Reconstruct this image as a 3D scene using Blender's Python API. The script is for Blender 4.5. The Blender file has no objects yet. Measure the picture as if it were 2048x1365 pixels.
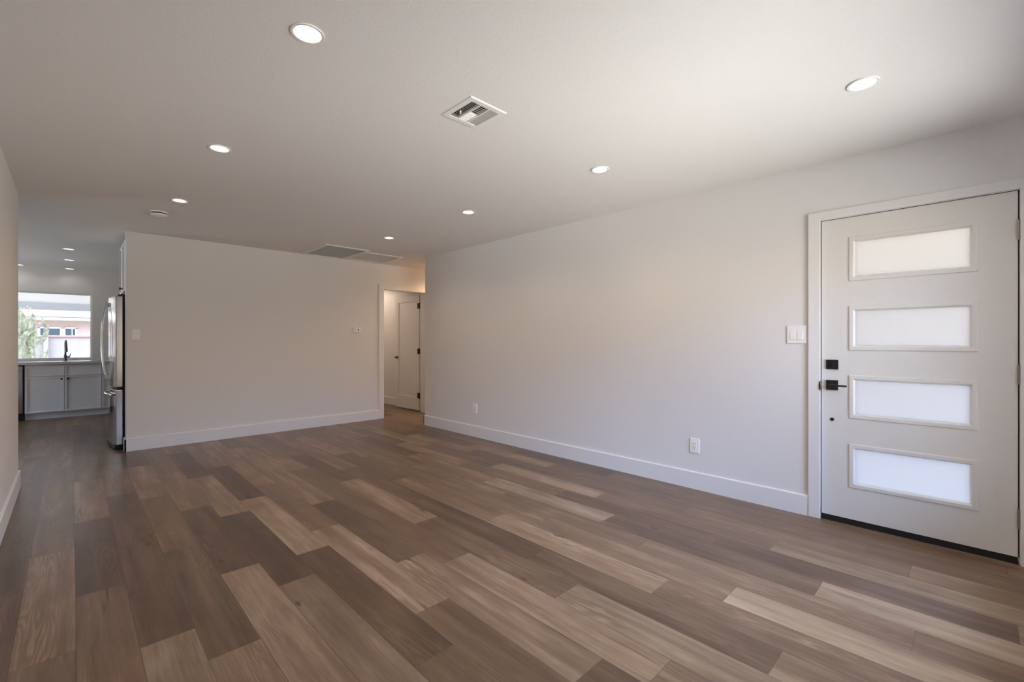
import bpy, bmesh, math, random
from mathutils import Vector, Matrix
S = bpy.context.scene
C = S.collection
PI = math.pi

# ------------------------------------------------------------------ camera, sky, sun, exposure
cam_d = bpy.data.cameras.new('camera'); cam = bpy.data.objects.new('camera', cam_d); C.objects.link(cam)
cam_d.sensor_width = 36.0; cam_d.lens = 902.4 / 2048 * 36.0; cam_d.shift_y = 0.0003
cam_d.clip_start = 0.02; cam_d.clip_end = 300
cam.location = (0, 0, 1.22); cam.rotation_euler = (PI / 2, 0, -math.radians(44.284))
S.camera = cam
S.view_settings.view_transform = 'Standard'; S.view_settings.look = 'None'
S.view_settings.gamma = 1.0; S.view_settings.exposure = 1.1
S.view_settings.use_curve_mapping = False
S.cycles.use_denoising = True
S.cycles.max_bounces = 10; S.cycles.diffuse_bounces = 6; S.cycles.glossy_bounces = 4
S.cycles.transparent_max_bounces = 8; S.cycles.sample_clamp_indirect = 4.0

SKY = 5.75
w = bpy.data.worlds.new('sky'); S.world = w; w.use_nodes = True
nt = w.node_tree; nt.nodes.clear()
wo = nt.nodes.new('ShaderNodeOutputWorld'); bg = nt.nodes.new('ShaderNodeBackground')
tc = nt.nodes.new('ShaderNodeTexCoord'); sx = nt.nodes.new('ShaderNodeSeparateXYZ')
mr = nt.nodes.new('ShaderNodeMapRange'); rp = nt.nodes.new('ShaderNodeValToRGB')
mr.inputs['From Min'].default_value = -1; mr.inputs['From Max'].default_value = 1
e = rp.color_ramp.elements
e[0].position = 0.0; e[0].color = (1.30, 1.29, 1.24, 1)          # sunlit ground far around the house
e[1].position = 1.0; e[1].color = (1.5, 1.7, 2.0, 1)
for pos_, col_ in ((0.33, (1.30, 1.29, 1.24)), (0.45, (0.46, 0.40, 0.31)),      # far side of the street: houses and trees
                   (0.56, (0.35, 0.345, 0.33)), (0.63, (0.60, 0.94, 1.72)), (0.73, (1.05, 1.34, 2.0))):
    a = e.new(pos_); a.color = (*col_, 1)
nt.links.new(tc.outputs['Generated'], sx.inputs[0]); nt.links.new(sx.outputs['Z'], mr.inputs['Value'])
nt.links.new(mr.outputs[0], rp.inputs[0]); nt.links.new(rp.outputs[0], bg.inputs[0])
bg.inputs[1].default_value = SKY; nt.links.new(bg.outputs[0], wo.inputs[0])

sun_d = bpy.data.lights.new('sun', 'SUN'); sun = bpy.data.objects.new('sun', sun_d); C.objects.link(sun)
sun_d.energy = 4.0; sun_d.color = (1.0, 0.94, 0.84); sun_d.angle = 0.01
sun.rotation_euler = Vector((0.61, 0.02, -0.79)).to_track_quat('-Z', 'Y').to_euler()

def portal(name, loc, rot, sx_, sy_):        # guides daylight sampling through a modelled window opening
    d = bpy.data.lights.new(name, 'AREA'); o = bpy.data.objects.new(name, d); C.objects.link(o)
    d.shape = 'RECTANGLE'; d.size = sx_; d.size_y = sy_; d.cycles.is_portal = True
    o.location = loc; o.rotation_euler = rot
FW = (1.04, 3.30, 0.35, 2.10)                # front window: x0, x1, z0, z1
KW = (-1.55, 0.254, 0.915, 2.045)            # kitchen window
portal('front_window_daylight', ((FW[0] + FW[1]) / 2, -0.66, (FW[2] + FW[3]) / 2), (PI / 2, 0, 0), FW[1] - FW[0], FW[3] - FW[2])
portal('kitchen_window_daylight', ((KW[0] + KW[1]) / 2, 10.95, (KW[2] + KW[3]) / 2), (-PI / 2, 0, 0), KW[1] - KW[0], KW[3] - KW[2])
portal('added_door_daylight', (-4.49, 9.0, 1.04), (0, -PI / 2, 0), 2.0, 1.8)  # opening of the added, out-of-view patio door

# ------------------------------------------------------------------ materials
def new_mat(name):
    m = bpy.data.materials.new(name); m.use_nodes = True
    n = m.node_tree; b = n.nodes['Principled BSDF']
    return m, n, b
def L(n, a, b): n.links.new(a, b)
def plain(name, col, rough=0.5, metal=0.0, bump=0.0, scale=60.0, var=0.03, spec=0.5):
    m, n, b = new_mat(name)
    b.inputs['Roughness'].default_value = rough; b.inputs['Metallic'].default_value = metal
    b.inputs['Specular IOR Level'].default_value = spec
    t = n.nodes.new('ShaderNodeTexCoord'); nz = n.nodes.new('ShaderNodeTexNoise')
    nz.inputs['Scale'].default_value = scale; nz.inputs['Detail'].default_value = 3
    L(n, t.outputs['Object'], nz.inputs['Vector'])
    r = n.nodes.new('ShaderNodeValToRGB')
    r.color_ramp.elements[0].position = 0.3; r.color_ramp.elements[1].position = 0.7
    r.color_ramp.elements[0].color = (*[c * (1 - var) for c in col], 1)
    r.color_ramp.elements[1].color = (*[min(1, c * (1 + var)) for c in col], 1)
    L(n, nz.outputs['Fac'], r.inputs[0]); L(n, r.outputs[0], b.inputs['Base Color'])
    if bump:
        bp = n.nodes.new('ShaderNodeBump'); bp.inputs['Strength'].default_value = bump; bp.inputs['Distance'].default_value = 0.004
        L(n, nz.outputs['Fac'], bp.inputs['Height']); L(n, bp.outputs[0], b.inputs['Normal'])
    return m
M = {}
M['wall'] = plain('wall_paint', (0.82, 0.80, 0.785), 0.75, bump=0.12, scale=110, var=0.01, spec=0.3)
M['ceiling'] = plain('ceiling_paint', (0.82, 0.805, 0.785), 0.85, bump=0.30, scale=75, var=0.012, spec=0.2)
M['trim'] = plain('trim_paint', (0.84, 0.83, 0.82), 0.42, var=0.008)
M['door'] = plain('door_paint', (0.80, 0.785, 0.75), 0.45, var=0.01)
M['plastic'] = plain('white_plastic', (0.94, 0.93, 0.92), 0.35, var=0.005)
M['fixture'] = plain('white_fixture_enamel', (0.85, 0.84, 0.82), 0.4, var=0.005)
M['black'] = plain('black_metal', (0.012, 0.012, 0.013), 0.38, var=0.1)
M['gap'] = plain('grey_rocker_shade', (0.42, 0.42, 0.42), 0.6, var=0.01)  # grey stands in for the shadow line round each switch rocker
M['rubber'] = plain('black_rubber', (0.008, 0.008, 0.008), 0.7, var=0.1)
M['dark'] = plain('dark_cavity', (0.03, 0.028, 0.026), 0.9, var=0.1)
M['duct'] = plain('duct_filter', (0.12, 0.11, 0.11), 0.9, var=0.06)
M['nickel'] = plain('satin_nickel', (0.42, 0.38, 0.33), 0.35, metal=1.0, var=0.04)
M['gunmetal'] = plain('gunmetal_faucet', (0.16, 0.16, 0.17), 0.3, metal=1.0, var=0.04)
M['cabinet'] = plain('cabinet_paint', (0.83, 0.83, 0.835), 0.4, var=0.008)
M['counter'] = plain('pale_quartz', (0.66, 0.65, 0.64), 0.25, var=0.05, scale=25)
M['chrome'] = plain('polished_steel', (0.52, 0.52, 0.52), 0.13, metal=1.0, var=0.02)
M['stucco_tan'] = plain('tan_stucco', (0.33, 0.25, 0.205), 0.9, bump=0.2, var=0.05)
M['blockwall'] = plain('painted_block', (0.235, 0.205, 0.19), 0.9, var=0.04, scale=8)
M['pinkcap'] = plain('pink_cap', (0.26, 0.15, 0.125), 0.9, var=0.04)
M['fascia'] = plain('pale_fascia', (0.25, 0.265, 0.25), 0.8, var=0.03)
M['roof'] = plain('white_roof', (0.36, 0.33, 0.30), 0.9, var=0.04, scale=6)
M['beam'] = plain('grey_beam', (0.40, 0.42, 0.44), 0.8, var=0.03)
M['patio'] = plain('patio_ceiling', (0.70, 0.69, 0.67), 0.8, var=0.03)
M['ground'] = plain('gravel_ground', (0.52, 0.48, 0.43), 0.95, bump=0.4, scale=9, var=0.2)
M['leaf'] = plain('pale_leaf', (0.70, 0.76, 0.54), 0.7, var=0.3, scale=14)
M['cactus'] = plain('pale_cactus_skin', (0.60, 0.64, 0.50), 0.75, var=0.45, scale=11)
M['darkglass'] = plain('dark_window_glass', (0.05, 0.06, 0.065), 0.15, var=0.1)
M['whiteframe'] = plain('white_window_frame', (0.62, 0.63, 0.64), 0.5, var=0.02)

def steel():
    m, n, b = new_mat('brushed_stainless')
    b.inputs['Metallic'].default_value = 1.0; b.inputs['Base Color'].default_value = (0.60, 0.59, 0.57, 1)
    t = n.nodes.new('ShaderNodeTexCoord'); mp = n.nodes.new('ShaderNodeMapping'); mp.inputs['Scale'].default_value = (3, 3, 400)
    nz = n.nodes.new('ShaderNodeTexNoise'); nz.inputs['Scale'].default_value = 1.0; nz.inputs['Detail'].default_value = 2
    L(n, t.outputs['Object'], mp.inputs[0]); L(n, mp.outputs[0], nz.inputs['Vector'])
    r = n.nodes.new('ShaderNodeMapRange'); r.inputs['To Min'].default_value = 0.08; r.inputs['To Max'].default_value = 0.17
    L(n, nz.outputs['Fac'], r.inputs['Value']); L(n, r.outputs[0], b.inputs['Roughness'])
    return m
M['steel'] = steel()
def emit(name, col, s):
    m, n, b = new_mat(name); b.inputs['Base Color'].default_value = (0.9, 0.9, 0.88, 1)
    b.inputs['Emission Color'].default_value = (*col, 1); b.inputs['Emission Strength'].default_value = s
    return m
M['lens_warm'] = emit('warm_lens', (1.0, 0.88, 0.74), 2.2)
M['lens_cool'] = emit('cool_lens', (0.96, 0.98, 1.0), 3.0)
def frosted():
    m = bpy.data.materials.new('frosted_glass'); m.use_nodes = True; n = m.node_tree; n.nodes.clear()
    o = n.nodes.new('ShaderNodeOutputMaterial'); t = n.nodes.new('ShaderNodeBsdfTranslucent'); g = n.nodes.new('ShaderNodeBsdfGlossy')
    x = n.nodes.new('ShaderNodeMixShader'); x.inputs[0].default_value = 0.05
    t.inputs[0].default_value = (0.40, 0.395, 0.388, 1); g.inputs['Roughness'].default_value = 0.2
    nz = n.nodes.new('ShaderNodeTexNoise'); nz.inputs['Scale'].default_value = 250
    bp = n.nodes.new('ShaderNodeBump'); bp.inputs['Strength'].default_value = 0.1; L(n, nz.outputs['Fac'], bp.inputs['Height'])
    L(n, bp.outputs[0], g.inputs['Normal'])
    L(n, t.outputs[0], x.inputs[1]); L(n, g.outputs[0], x.inputs[2]); L(n, x.outputs[0], o.inputs[0])
    return m
M['frosted'] = frosted()
def clear_glass(name, tint):
    m = bpy.data.materials.new(name); m.use_nodes = True; n = m.node_tree; n.nodes.clear()
    o = n.nodes.new('ShaderNodeOutputMaterial'); t = n.nodes.new('ShaderNodeBsdfTransparent'); g = n.nodes.new('ShaderNodeBsdfGlossy')
    x = n.nodes.new('ShaderNodeMixShader'); f = n.nodes.new('ShaderNodeFresnel'); f.inputs[0].default_value = 1.45
    nz = n.nodes.new('ShaderNodeTexNoise'); nz.inputs['Scale'].default_value = 2
    mx = n.nodes.new('ShaderNodeMixRGB'); mx.inputs[1].default_value = (*tint, 1); mx.inputs[2].default_value = (*[c * .985 for c in tint], 1)
    L(n, nz.outputs['Fac'], mx.inputs[0]); L(n, mx.outputs[0], t.inputs[0]); g.inputs['Roughness'].default_value = 0.0
    L(n, f.outputs[0], x.inputs[0]); L(n, t.outputs[0], x.inputs[1]); L(n, g.outputs[0], x.inputs[2]); L(n, x.outputs[0], o.inputs[0])
    return m
M['glass'] = clear_glass('window_glass', (0.95, 0.96, 0.96))
M['glass_tint'] = clear_glass('tinted_window_glass', (0.76, 0.76, 0.76))

def wood():
    m, n, b = new_mat('oak_vinyl_planks'); N = n.nodes
    def math_(op, a, c=None, v=None):
        q = N.new('ShaderNodeMath'); q.operation = op
        if isinstance(a, (int, float)): q.inputs[0].default_value = a
        else: L(n, a, q.inputs[0])
        if c is not None:
            if isinstance(c, (int, float)): q.inputs[1].default_value = c
            else: L(n, c, q.inputs[1])
        return q.outputs[0]
    def attr(nm):
        q = N.new('ShaderNodeAttribute'); q.attribute_name = nm; return q
    tone = attr('tone').outputs['Fac']; seed = attr('seed').outputs['Fac']; hue = attr('hue').outputs['Fac']
    geo = N.new('ShaderNodeTexCoord'); sp = N.new('ShaderNodeSeparateXYZ'); L(n, geo.outputs['Object'], sp.inputs[0])
    X, Y = sp.outputs['X'], sp.outputs['Y']
    def vec(kx, ky, ks):
        c = N.new('ShaderNodeCombineXYZ')
        L(n, math_('MULTIPLY', X, kx), c.inputs[0]); L(n, math_('MULTIPLY', Y, ky), c.inputs[1]); L(n, math_('MULTIPLY', seed, ks), c.inputs[2])
        return c.outputs[0]
    def noise(v, det=3, rough=0.55, dist=0.0):
        q = N.new('ShaderNodeTexNoise'); q.inputs['Scale'].default_value = 1.0; q.inputs['Detail'].default_value = det
        q.inputs['Roughness'].default_value = rough; q.inputs['Distortion'].default_value = dist; L(n, v, q.inputs['Vector']); return q.outputs['Fac']
    streak = noise(vec(16, 0.75, 37.0), 3, 0.6)                    # broad lengthwise bands
    grain = noise(vec(330, 7.0, 53.0), 3, 0.6)                    # fine fibres
    warp = noise(vec(9.0, 0.9, 71.0), 2, 0.5, 0.2)
    ring = math_('SINE', math_('ADD', math_('MULTIPLY', warp, 120.0), math_('MULTIPLY', X, 130.0)))   # cathedral figure
    rmask = noise(vec(5.0, 1.1, 19.0), 1)
    rm = N.new('ShaderNodeMapRange'); rm.inputs['From Min'].default_value = 0.53; rm.inputs['From Max'].default_value = 0.68; L(n, rmask, rm.inputs['Value'])
    vor = N.new('ShaderNodeTexVoronoi'); vor.inputs['Scale'].default_value = 1.0; L(n, vec(6.0, 2.3, 29.0), vor.inputs['Vector'])
    kn = N.new('ShaderNodeMapRange'); kn.inputs['From Min'].default_value = 0.02; kn.inputs['From Max'].default_value = 0.085
    kn.inputs['To Min'].default_value = 1.0; kn.inputs['To Max'].default_value = 0.0; L(n, vor.outputs['Distance'], kn.inputs['Value'])
    kgate = noise(vec(3.0, 1.0, 91.0), 0); kg = N.new('ShaderNodeMapRange'); kg.inputs['From Min'].default_value = 0.45; kg.inputs['From Max'].default_value = 0.52
    L(n, kgate, kg.inputs['Value'])
    cr = noise(vec(34, 1.5, 11.0), 2, 0.6); cm = N.new('ShaderNodeMapRange'); cm.inputs['From Min'].default_value = 0.69; cm.inputs['From Max'].default_value = 0.80; L(n, cr, cm.inputs['Value'])
    t = math_('ADD', tone, math_('MULTIPLY', math_('SUBTRACT', streak, 0.5), 0.60))
    t = math_('ADD', t, math_('MULTIPLY', math_('SUBTRACT', grain, 0.5), 0.36))
    blotch = noise(vec(9.0, 2.6, 43.0), 3, 0.6, 0.3)
    t = math_('ADD', t, math_('MULTIPLY', math_('SUBTRACT', blotch, 0.5), 0.40))
    t = math_('ADD', t, math_('MULTIPLY', math_('MULTIPLY', ring, rm.outputs[0]), 0.075))
    t = math_('SUBTRACT', t, math_('MULTIPLY', math_('MULTIPLY', kn.outputs[0], kg.outputs[0]), 0.5))
    t = math_('SUBTRACT', t, math_('MULTIPLY', cm.outputs[0], 0.34))
    rmp = N.new('ShaderNodeValToRGB'); el = rmp.color_ramp.elements
    el[0].position = 0.0; el[0].color = (0.045, 0.025, 0.016, 1)
    el[1].position = 1.0; el[1].color = (0.475, 0.328, 0.208, 1)
    q = el.new(0.30); q.color = (0.100, 0.055, 0.030, 1)
    q = el.new(0.62); q.color = (0.208, 0.125, 0.071, 1)
    L(n, t, rmp.inputs[0])
    gm = N.new('ShaderNodeMixRGB'); gm.blend_type = 'MULTIPLY'; gm.inputs[2].default_value = (0.90, 1.0, 1.06, 1); L(n, hue, gm.inputs[0]); L(n, rmp.outputs[0], gm.inputs[1])
    uv = N.new('ShaderNodeUVMap'); uv.uv_map = 'plank'; us = N.new('ShaderNodeSeparateXYZ'); L(n, uv.outputs[0], us.inputs[0])
    def edge(s, wd, ln):
        d = math_('MINIMUM', s, math_('SUBTRACT', ln, s)); r = N.new('ShaderNodeMapRange'); r.inputs['From Min'].default_value = wd * 0.4
        r.inputs['From Max'].default_value = wd; r.inputs['To Min'].default_value = 1; r.inputs['To Max'].default_value = 0; L(n, d, r.inputs['Value']); return r.outputs[0]
    em = math_('MAXIMUM', edge(us.outputs[0], 0.0022, 0.181), edge(us.outputs[1], 0.0020, 1.221))
    sm = N.new('ShaderNodeMixRGB'); sm.inputs[2].default_value = (0.055, 0.038, 0.028, 1); L(n, math_('MULTIPLY', em, 0.55), sm.inputs[0]); L(n, gm.outputs[0], sm.inputs[1])
    L(n, sm.outputs[0], b.inputs['Base Color'])
    rr = N.new('ShaderNodeMapRange'); rr.inputs['To Min'].default_value = 0.278; rr.inputs['To Max'].default_value = 0.33; L(n, grain, rr.inputs['Value']); L(n, rr.outputs[0], b.inputs['Roughness'])
    b.inputs['Specular IOR Level'].default_value = 0.50
    bp = N.new('ShaderNodeBump'); bp.inputs['Strength'].default_value = 0.05; bp.inputs['Distance'].default_value = 0.002
    hgt = math_('SUBTRACT', math_('ADD', grain, math_('MULTIPLY', math_('MULTIPLY', ring, rm.outputs[0]), 0.25)), math_('MULTIPLY', em, 1.2))
    L(n, hgt, bp.inputs['Height']); L(n, bp.outputs[0], b.inputs['Normal'])
    return m
M['wood'] = wood()

# ------------------------------------------------------------------ mesh helpers
def bx(bm, x0, x1, y0, y1, z0, z1):
    v = [bm.verts.new(p) for p in ((x0, y0, z0), (x1, y0, z0), (x1, y1, z0), (x0, y1, z0), (x0, y0, z1), (x1, y0, z1), (x1, y1, z1), (x0, y1, z1))]
    for f in ((3, 2, 1, 0), (4, 5, 6, 7), (0, 1, 5, 4), (1, 2, 6, 5), (2, 3, 7, 6), (3, 0, 4, 7)):
        bm.faces.new([v[i] for i in f])
    return v
def prism(bm, pts, axis, a, c):
    """extrude a closed 2-D outline along an axis: axis x -> pts are (y,z); y -> (x,z); z -> (x,y)"""
    def P(p, t): return {'x': (t, p[0], p[1]), 'y': (p[0], t, p[1]), 'z': (p[0], p[1], t)}[axis]
    v0 = [bm.verts.new(P(p, a)) for p in pts]; v1 = [bm.verts.new(P(p, c)) for p in pts]; k = len(pts)
    bm.faces.new(v0); bm.faces.new(v1[::-1])
    for i in range(k): bm.faces.new((v0[i], v1[i], v1[(i + 1) % k], v0[(i + 1) % k]))
def lathe(bm, prof, seg=32, mat=Matrix(), cap0=True, cap1=True):
    """prof: (r, z) list about local z"""
    rings = []
    for r, z in prof:
        rings.append([bm.verts.new(mat @ Vector((r * math.cos(2 * PI * i / seg), r * math.sin(2 * PI * i / seg), z))) for i in range(seg)])
    for a, c in zip(rings, rings[1:]):
        for i in range(seg): bm.faces.new((a[i], a[(i + 1) % seg], c[(i + 1) % seg], c[i]))
    if cap0: bm.faces.new(rings[0][::-1])
    if cap1: bm.faces.new(rings[-1])
def tube(bm, pts, r, seg=12, caps=True):
    pts = [Vector(p) for p in pts]; rs = r if isinstance(r, (list, tuple)) else [r] * len(pts)
    rings = []; up = None
    for i, p in enumerate(pts):
        d = (pts[min(i + 1, len(pts) - 1)] - pts[max(i - 1, 0)]).normalized()
        if up is None:
            up = Vector((0, 0, 1)) if abs(d.z) < 0.9 else Vector((1, 0, 0))
        s = d.cross(up).normalized(); up = s.cross(d).normalized()
        rings.append([bm.verts.new(p + (s * math.cos(2 * PI * k / seg) + up * math.sin(2 * PI * k / seg)) * rs[i]) for k in range(seg)])
    for a, c in zip(rings, rings[1:]):
        for k in range(seg): bm.faces.new((a[k], a[(k + 1) % seg], c[(k + 1) % seg], c[k]))
    if caps: bm.faces.new(rings[0][::-1]); bm.faces.new(rings[-1])
def bez(p0, p1, p2, p3, n=12):
    p0, p1, p2, p3 = map(Vector, (p0, p1, p2, p3)); o = []
    for i in range(n + 1):
        t = i / n; o.append(p0 * (1 - t) ** 3 + p1 * 3 * t * (1 - t) ** 2 + p2 * 3 * t * t * (1 - t) + p3 * t ** 3)
    return o
def obj(name, bm, m, parent=None, bevel=0.0, smooth=False, seg=2):
    bmesh.ops.recalc_face_normals(bm, faces=bm.faces[:])
    me = bpy.data.meshes.new(name); bm.to_mesh(me); bm.free()
    o = bpy.data.objects.new(name, me); C.objects.link(o)
    me.materials.append(M[m] if isinstance(m, str) else m)
    if smooth:
        for p in me.polygons: p.use_smooth = True
        try: me.set_sharp_from_angle(angle=math.radians(40))
        except Exception: pass
    if bevel:
        b = o.modifiers.new('edge', 'BEVEL'); b.width = bevel; b.segments = seg; b.limit_method = 'ANGLE'; b.angle_limit = math.radians(40)
    if parent is not None: o.parent = parent
    return o
def tag(o, label, cat, group=None, kind=None):
    o['label'] = label; o['category'] = cat
    if group: o['group'] = group
    if kind: o['kind'] = kind
    return o
def struct(name, bm, m, label, cat, bevel=0.0, seg=2):
    return tag(obj(name, bm, m, None, bevel, seg=seg), label, cat, kind='structure')
def thing(name, label, cat, loc=(0, 0, 0), group=None):
    o = bpy.data.objects.new(name, None); C.objects.link(o); o.location = loc; o.empty_display_size = 0.05
    return tag(o, label, cat, group)
def dup(root, loc, label, group=None):
    r = root.copy(); C.objects.link(r); r.location = loc; r['label'] = label
    if group: r['group'] = group
    for ch in list(root.children):
        c = ch.copy(); C.objects.link(c); c.parent = r
        for g in list(ch.children):
            d = g.copy(); C.objects.link(d); d.parent = c
    return r
NB = bmesh.new
H = 2.442                                     # ceiling height
XR, YB, XL, YF = 3.69, 6.55, -0.32, -0.55     # room faces: right, back, left, front
YK = 10.85                                    # kitchen window wall

# ------------------------------------------------------------------ floor: individual planks 181 x 1221 mm in one floor
rnd = random.Random(7)
PW, PL, X0 = 0.181, 1.221, 0.012
JO = """-1 3.698 .58 .74;-1 4.91 .6 .5;0 2.987 .22 .6;0 4.201 .74 .25;0 5.42 .5 .74;1 2.314 .30 .82;1 4.742 .6 .28;1 5.94 .42 .6;
2 2.044 .30 .68;2 3.256 .42 .40;2 4.487 .78 .52;2 5.69 .22 .78;3 2.749 .24 .80;3 3.969 .76 .24;3 5.185 .58 .70;4 2.419 .20 .62;4 3.647 .80 .20;
4 4.856 .14 .80;4 6.06 .6 .14;5 1.462 .18 .25;5 2.695 .86 .18;5 3.915 .14 .86;5 5.13 .68 .14;6 1.742 .80 .42;6 2.965 .55 .80;6 4.185 .68 .55;
7 .997 .72 .25;7 2.22 .20 .72;7 3.443 .72 .20;8 .811 .78 .55;8 2.035 .40 .78;8 3.26 .45 .40;9 1.391 .35 .70;9 2.612 .78 .35;10 .528 .30 .72;10 1.755 .18 .30;10 2.98 .22 .18;
11 1.09 .76 .50;11 2.32 .62 .76;11 3.551 .22 .62;11 4.775 .76 .22;12 .825 .62 1.0;12 2.05 .66 .62;12 3.275 .62 .66;12 4.50 .56 .24;
13 .174 .60 .46;13 1.395 .46 .60;13 2.62 .68 .46;14 .538 .38 .98;14 1.762 .88 .38;14 2.98 .66 .88;14 4.21 .24 .66;
15 -.128 .28 .72;15 1.10 .34 .28;15 2.326 .55 .34;15 3.557 .80 .55;15 4.785 .26 .80;16 .84 .52 .80;16 2.071 .86 .52;16 3.29 .45 .86;
17 1.46 .45 .6;17 2.68 .34 .45;17 3.902 .78 .34;18 .444 .58 .44;18 1.67 .35 .58;18 2.90 .74 .35;19 1.099 .5 .62"""
rows = {}
for s in JO.replace('\n', '').split(';'):
    a = s.split(); rows.setdefault(int(a[0]), []).append(tuple(map(float, a[1:])))
bm = NB(); ft = bm.faces.layers.float.new('tone'); fs = bm.faces.layers.float.new('seed'); fh = bm.faces.layers.float.new('hue'); uvl = bm.loops.layers.uv.new('plank')
for r in range(-26, 40):
    js = rows.get(r, []); ph = js[0][1 - 1] if js else rnd.uniform(0, PL)
    k0 = math.floor((-0.9 - ph) / PL)
    y = ph + k0 * PL
    while y < 11.2:
        near = [j for j in js if abs(j[0] - y) < 0.3]; far = [j for j in js if abs(j[0] - (y + PL)) < 0.3]
        ya = near[0][0] if near else y; yb = far[0][0] if far else y + PL
        v = [t for t in ([near[0][1]] if near else []) + ([far[0][2]] if far else [])]
        tone = sum(v) / len(v) if v else rnd.choice([.22, .35, .45, .55, .6, .68, .76])
        f = bm.faces.new([bm.verts.new(p) for p in ((X0 + r * PW, ya, 0), (X0 + (r + 1) * PW, ya, 0), (X0 + (r + 1) * PW, yb, 0), (X0 + r * PW, yb, 0))])
        f[ft] = 0.215 + 0.60 * tone + rnd.uniform(-.02, .02); f[fs] = rnd.uniform(0, 10); f[fh] = rnd.choice([0, 0, .1, .25, .5])
        for l, u in zip(f.loops, ((0, 0), (PW, 0), (PW, PL), (0, PL))): l[uvl].uv = u
        y += PL
floor = struct('floor', bm, 'wood', 'grey-brown oak plank floor running from living room into kitchen', 'floor')

# ------------------------------------------------------------------ ceiling with openings for recessed fixtures
LIGHTS = [(0.669, 1.846), (0.669, 3.334), (0.669, 4.812), (2.682, 0.369), (2.685, 1.858), (2.680, 3.340), (2.676, 4.820)]
KLIGHTS = [(-0.032, 8.354), (-0.029, 9.472), (-0.027, 10.62), (-0.607, 10.62)]
HALL = (5.02, 6.12)
VENT = (1.418, 1.667, 1.746, 2.004); GR1 = (2.272, 2.858, 5.665, 6.535); GR2 = (2.864, 3.455, 5.795, 6.465)
def inset(r, d): return (r[0] + d, r[1] - d, r[2] + d, r[3] - d)
bm = NB(); edges = []
def loop(pts):
    vs = [bm.verts.new((p[0], p[1], H)) for p in pts]
    for i in range(len(vs)): edges.append(bm.edges.new((vs[i], vs[(i + 1) % len(vs)])))
loop([(-4.6, -0.75), (7.2, -0.75), (7.2, 11.0), (-4.6, 11.0)])
for x, y in LIGHTS + KLIGHTS + [HALL, (3.72, 8.25)]: loop([(x + .0515 * math.cos(2 * PI * i / 32), y + .0515 * math.sin(2 * PI * i / 32)) for i in range(32)])
for r in (inset(VENT, .030), inset(GR1, .035), inset(GR2, .035)): loop([(r[0], r[2]), (r[1], r[2]), (r[1], r[3]), (r[0], r[3])])
bmesh.ops.triangle_fill(bm, use_beauty=True, use_dissolve=False, edges=edges)
bx(bm, -4.6, 7.2, -0.75, 11.0, 2.56, 2.66)
ceil = struct('ceiling', bm, 'ceiling', 'flat off-white textured ceiling above the empty living room', 'ceiling')

# ------------------------------------------------------------------ walls
TH = 0.12; ZT = H + 0.05
bm = NB()                                     # right wall with the front-door opening
prism(bm, [(YF - TH, 0), (-0.185, 0), (-0.185, 2.062), (0.755, 2.062), (0.755, 0), (5.603, 0), (5.603, ZT), (YF - TH, ZT)], 'x', XR, XR + TH)
bx(bm, XR + TH, 7.0, 5.603 - TH, 5.603, 0, ZT)
struct('wall_right', bm, 'wall', 'long plain white wall with the front door at its near end', 'wall', bevel=0.004)
bm = NB()                                     # back wall with the bedroom door opening
prism(bm, [(0.428, 0), (3.520, 0), (3.520, 2.064), (4.325, 2.064), (4.325, 0), (7.0, 0), (7.0, ZT), (0.428, ZT)], 'y', YB, YB + TH)
struct('wall_back', bm, 'wall', 'white end wall between the kitchen opening and the bedroom doorway', 'wall', bevel=0.006)
bm = NB(); bx(bm, XL - TH, XL, YF - TH, 5.575, 0, ZT)
struct('wall_left', bm, 'wall', 'white wall sliver at the left edge ending at the kitchen opening', 'wall', bevel=0.022, seg=4)
bm = NB()
x0, x1, z0, z1 = FW
bx(bm, XL - TH, x0, YF - TH, YF, 0, ZT); bx(bm, x1, XR + TH, YF - TH, YF, 0, ZT); bx(bm, x0, x1, YF - TH, YF, 0, z0); bx(bm, x0, x1, YF - TH, YF, z1, ZT)
struct('wall_front', bm, 'wall', 'white front wall with a wide window behind the viewpoint', 'wall')
bm = NB(); x0, x1, z0, z1 = KW
bx(bm, -4.52, x0, YK, YK + TH, 0, ZT); bx(bm, x1, 2.9 + TH, YK, YK + TH, 0, ZT); bx(bm, x0, x1, YK, YK + TH, 0, z0); bx(bm, x0, x1, YK, YK + TH, z1, ZT)
struct('wall_kitchen', bm, 'wall', 'pale kitchen wall around the window above the sink', 'wall')
bm = NB()
bx(bm, -4.52, -4.4, 5.455, 8.1, 0, ZT); bx(bm, -4.52, -4.4, 9.9, YK, 0, ZT); bx(bm, -4.52, -4.4, 8.1, 9.9, 2.05, ZT)
struct('wall_dining', bm, 'wall', 'white side wall of the dining area with the added glass patio door', 'wall')
bm = NB(); bx(bm, -4.52, XL - TH, 5.455, 5.575, 0, ZT)
struct('wall_dining_front', bm, 'wall', 'white dining wall hidden behind the left wall', 'wall')
bm = NB(); bx(bm, 2.9, 3.0, YB + TH, YK, 0, ZT)
struct('wall_kitchen_side', bm, 'wall', 'white wall between the kitchen and the bedroom', 'wall')
bm = NB(); bx(bm, 4.415, 4.535, YB + TH, 9.6, 0, ZT)
struct('wall_bedroom', bm, 'wall', 'cream bedroom wall seen through the open doorway', 'wall')
bm = NB(); bx(bm, 3.0, 4.535, 9.6, 9.7, 0, ZT)
struct('wall_bedroom_far', bm, 'wall', 'far wall of the bedroom beyond the doorway', 'wall')
bm = NB(); bx(bm, 7.0, 7.12, 5.48, 6.67, 0, ZT)
struct('wall_hall', bm, 'wall', 'white end wall of the short hallway', 'wall')

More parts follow.
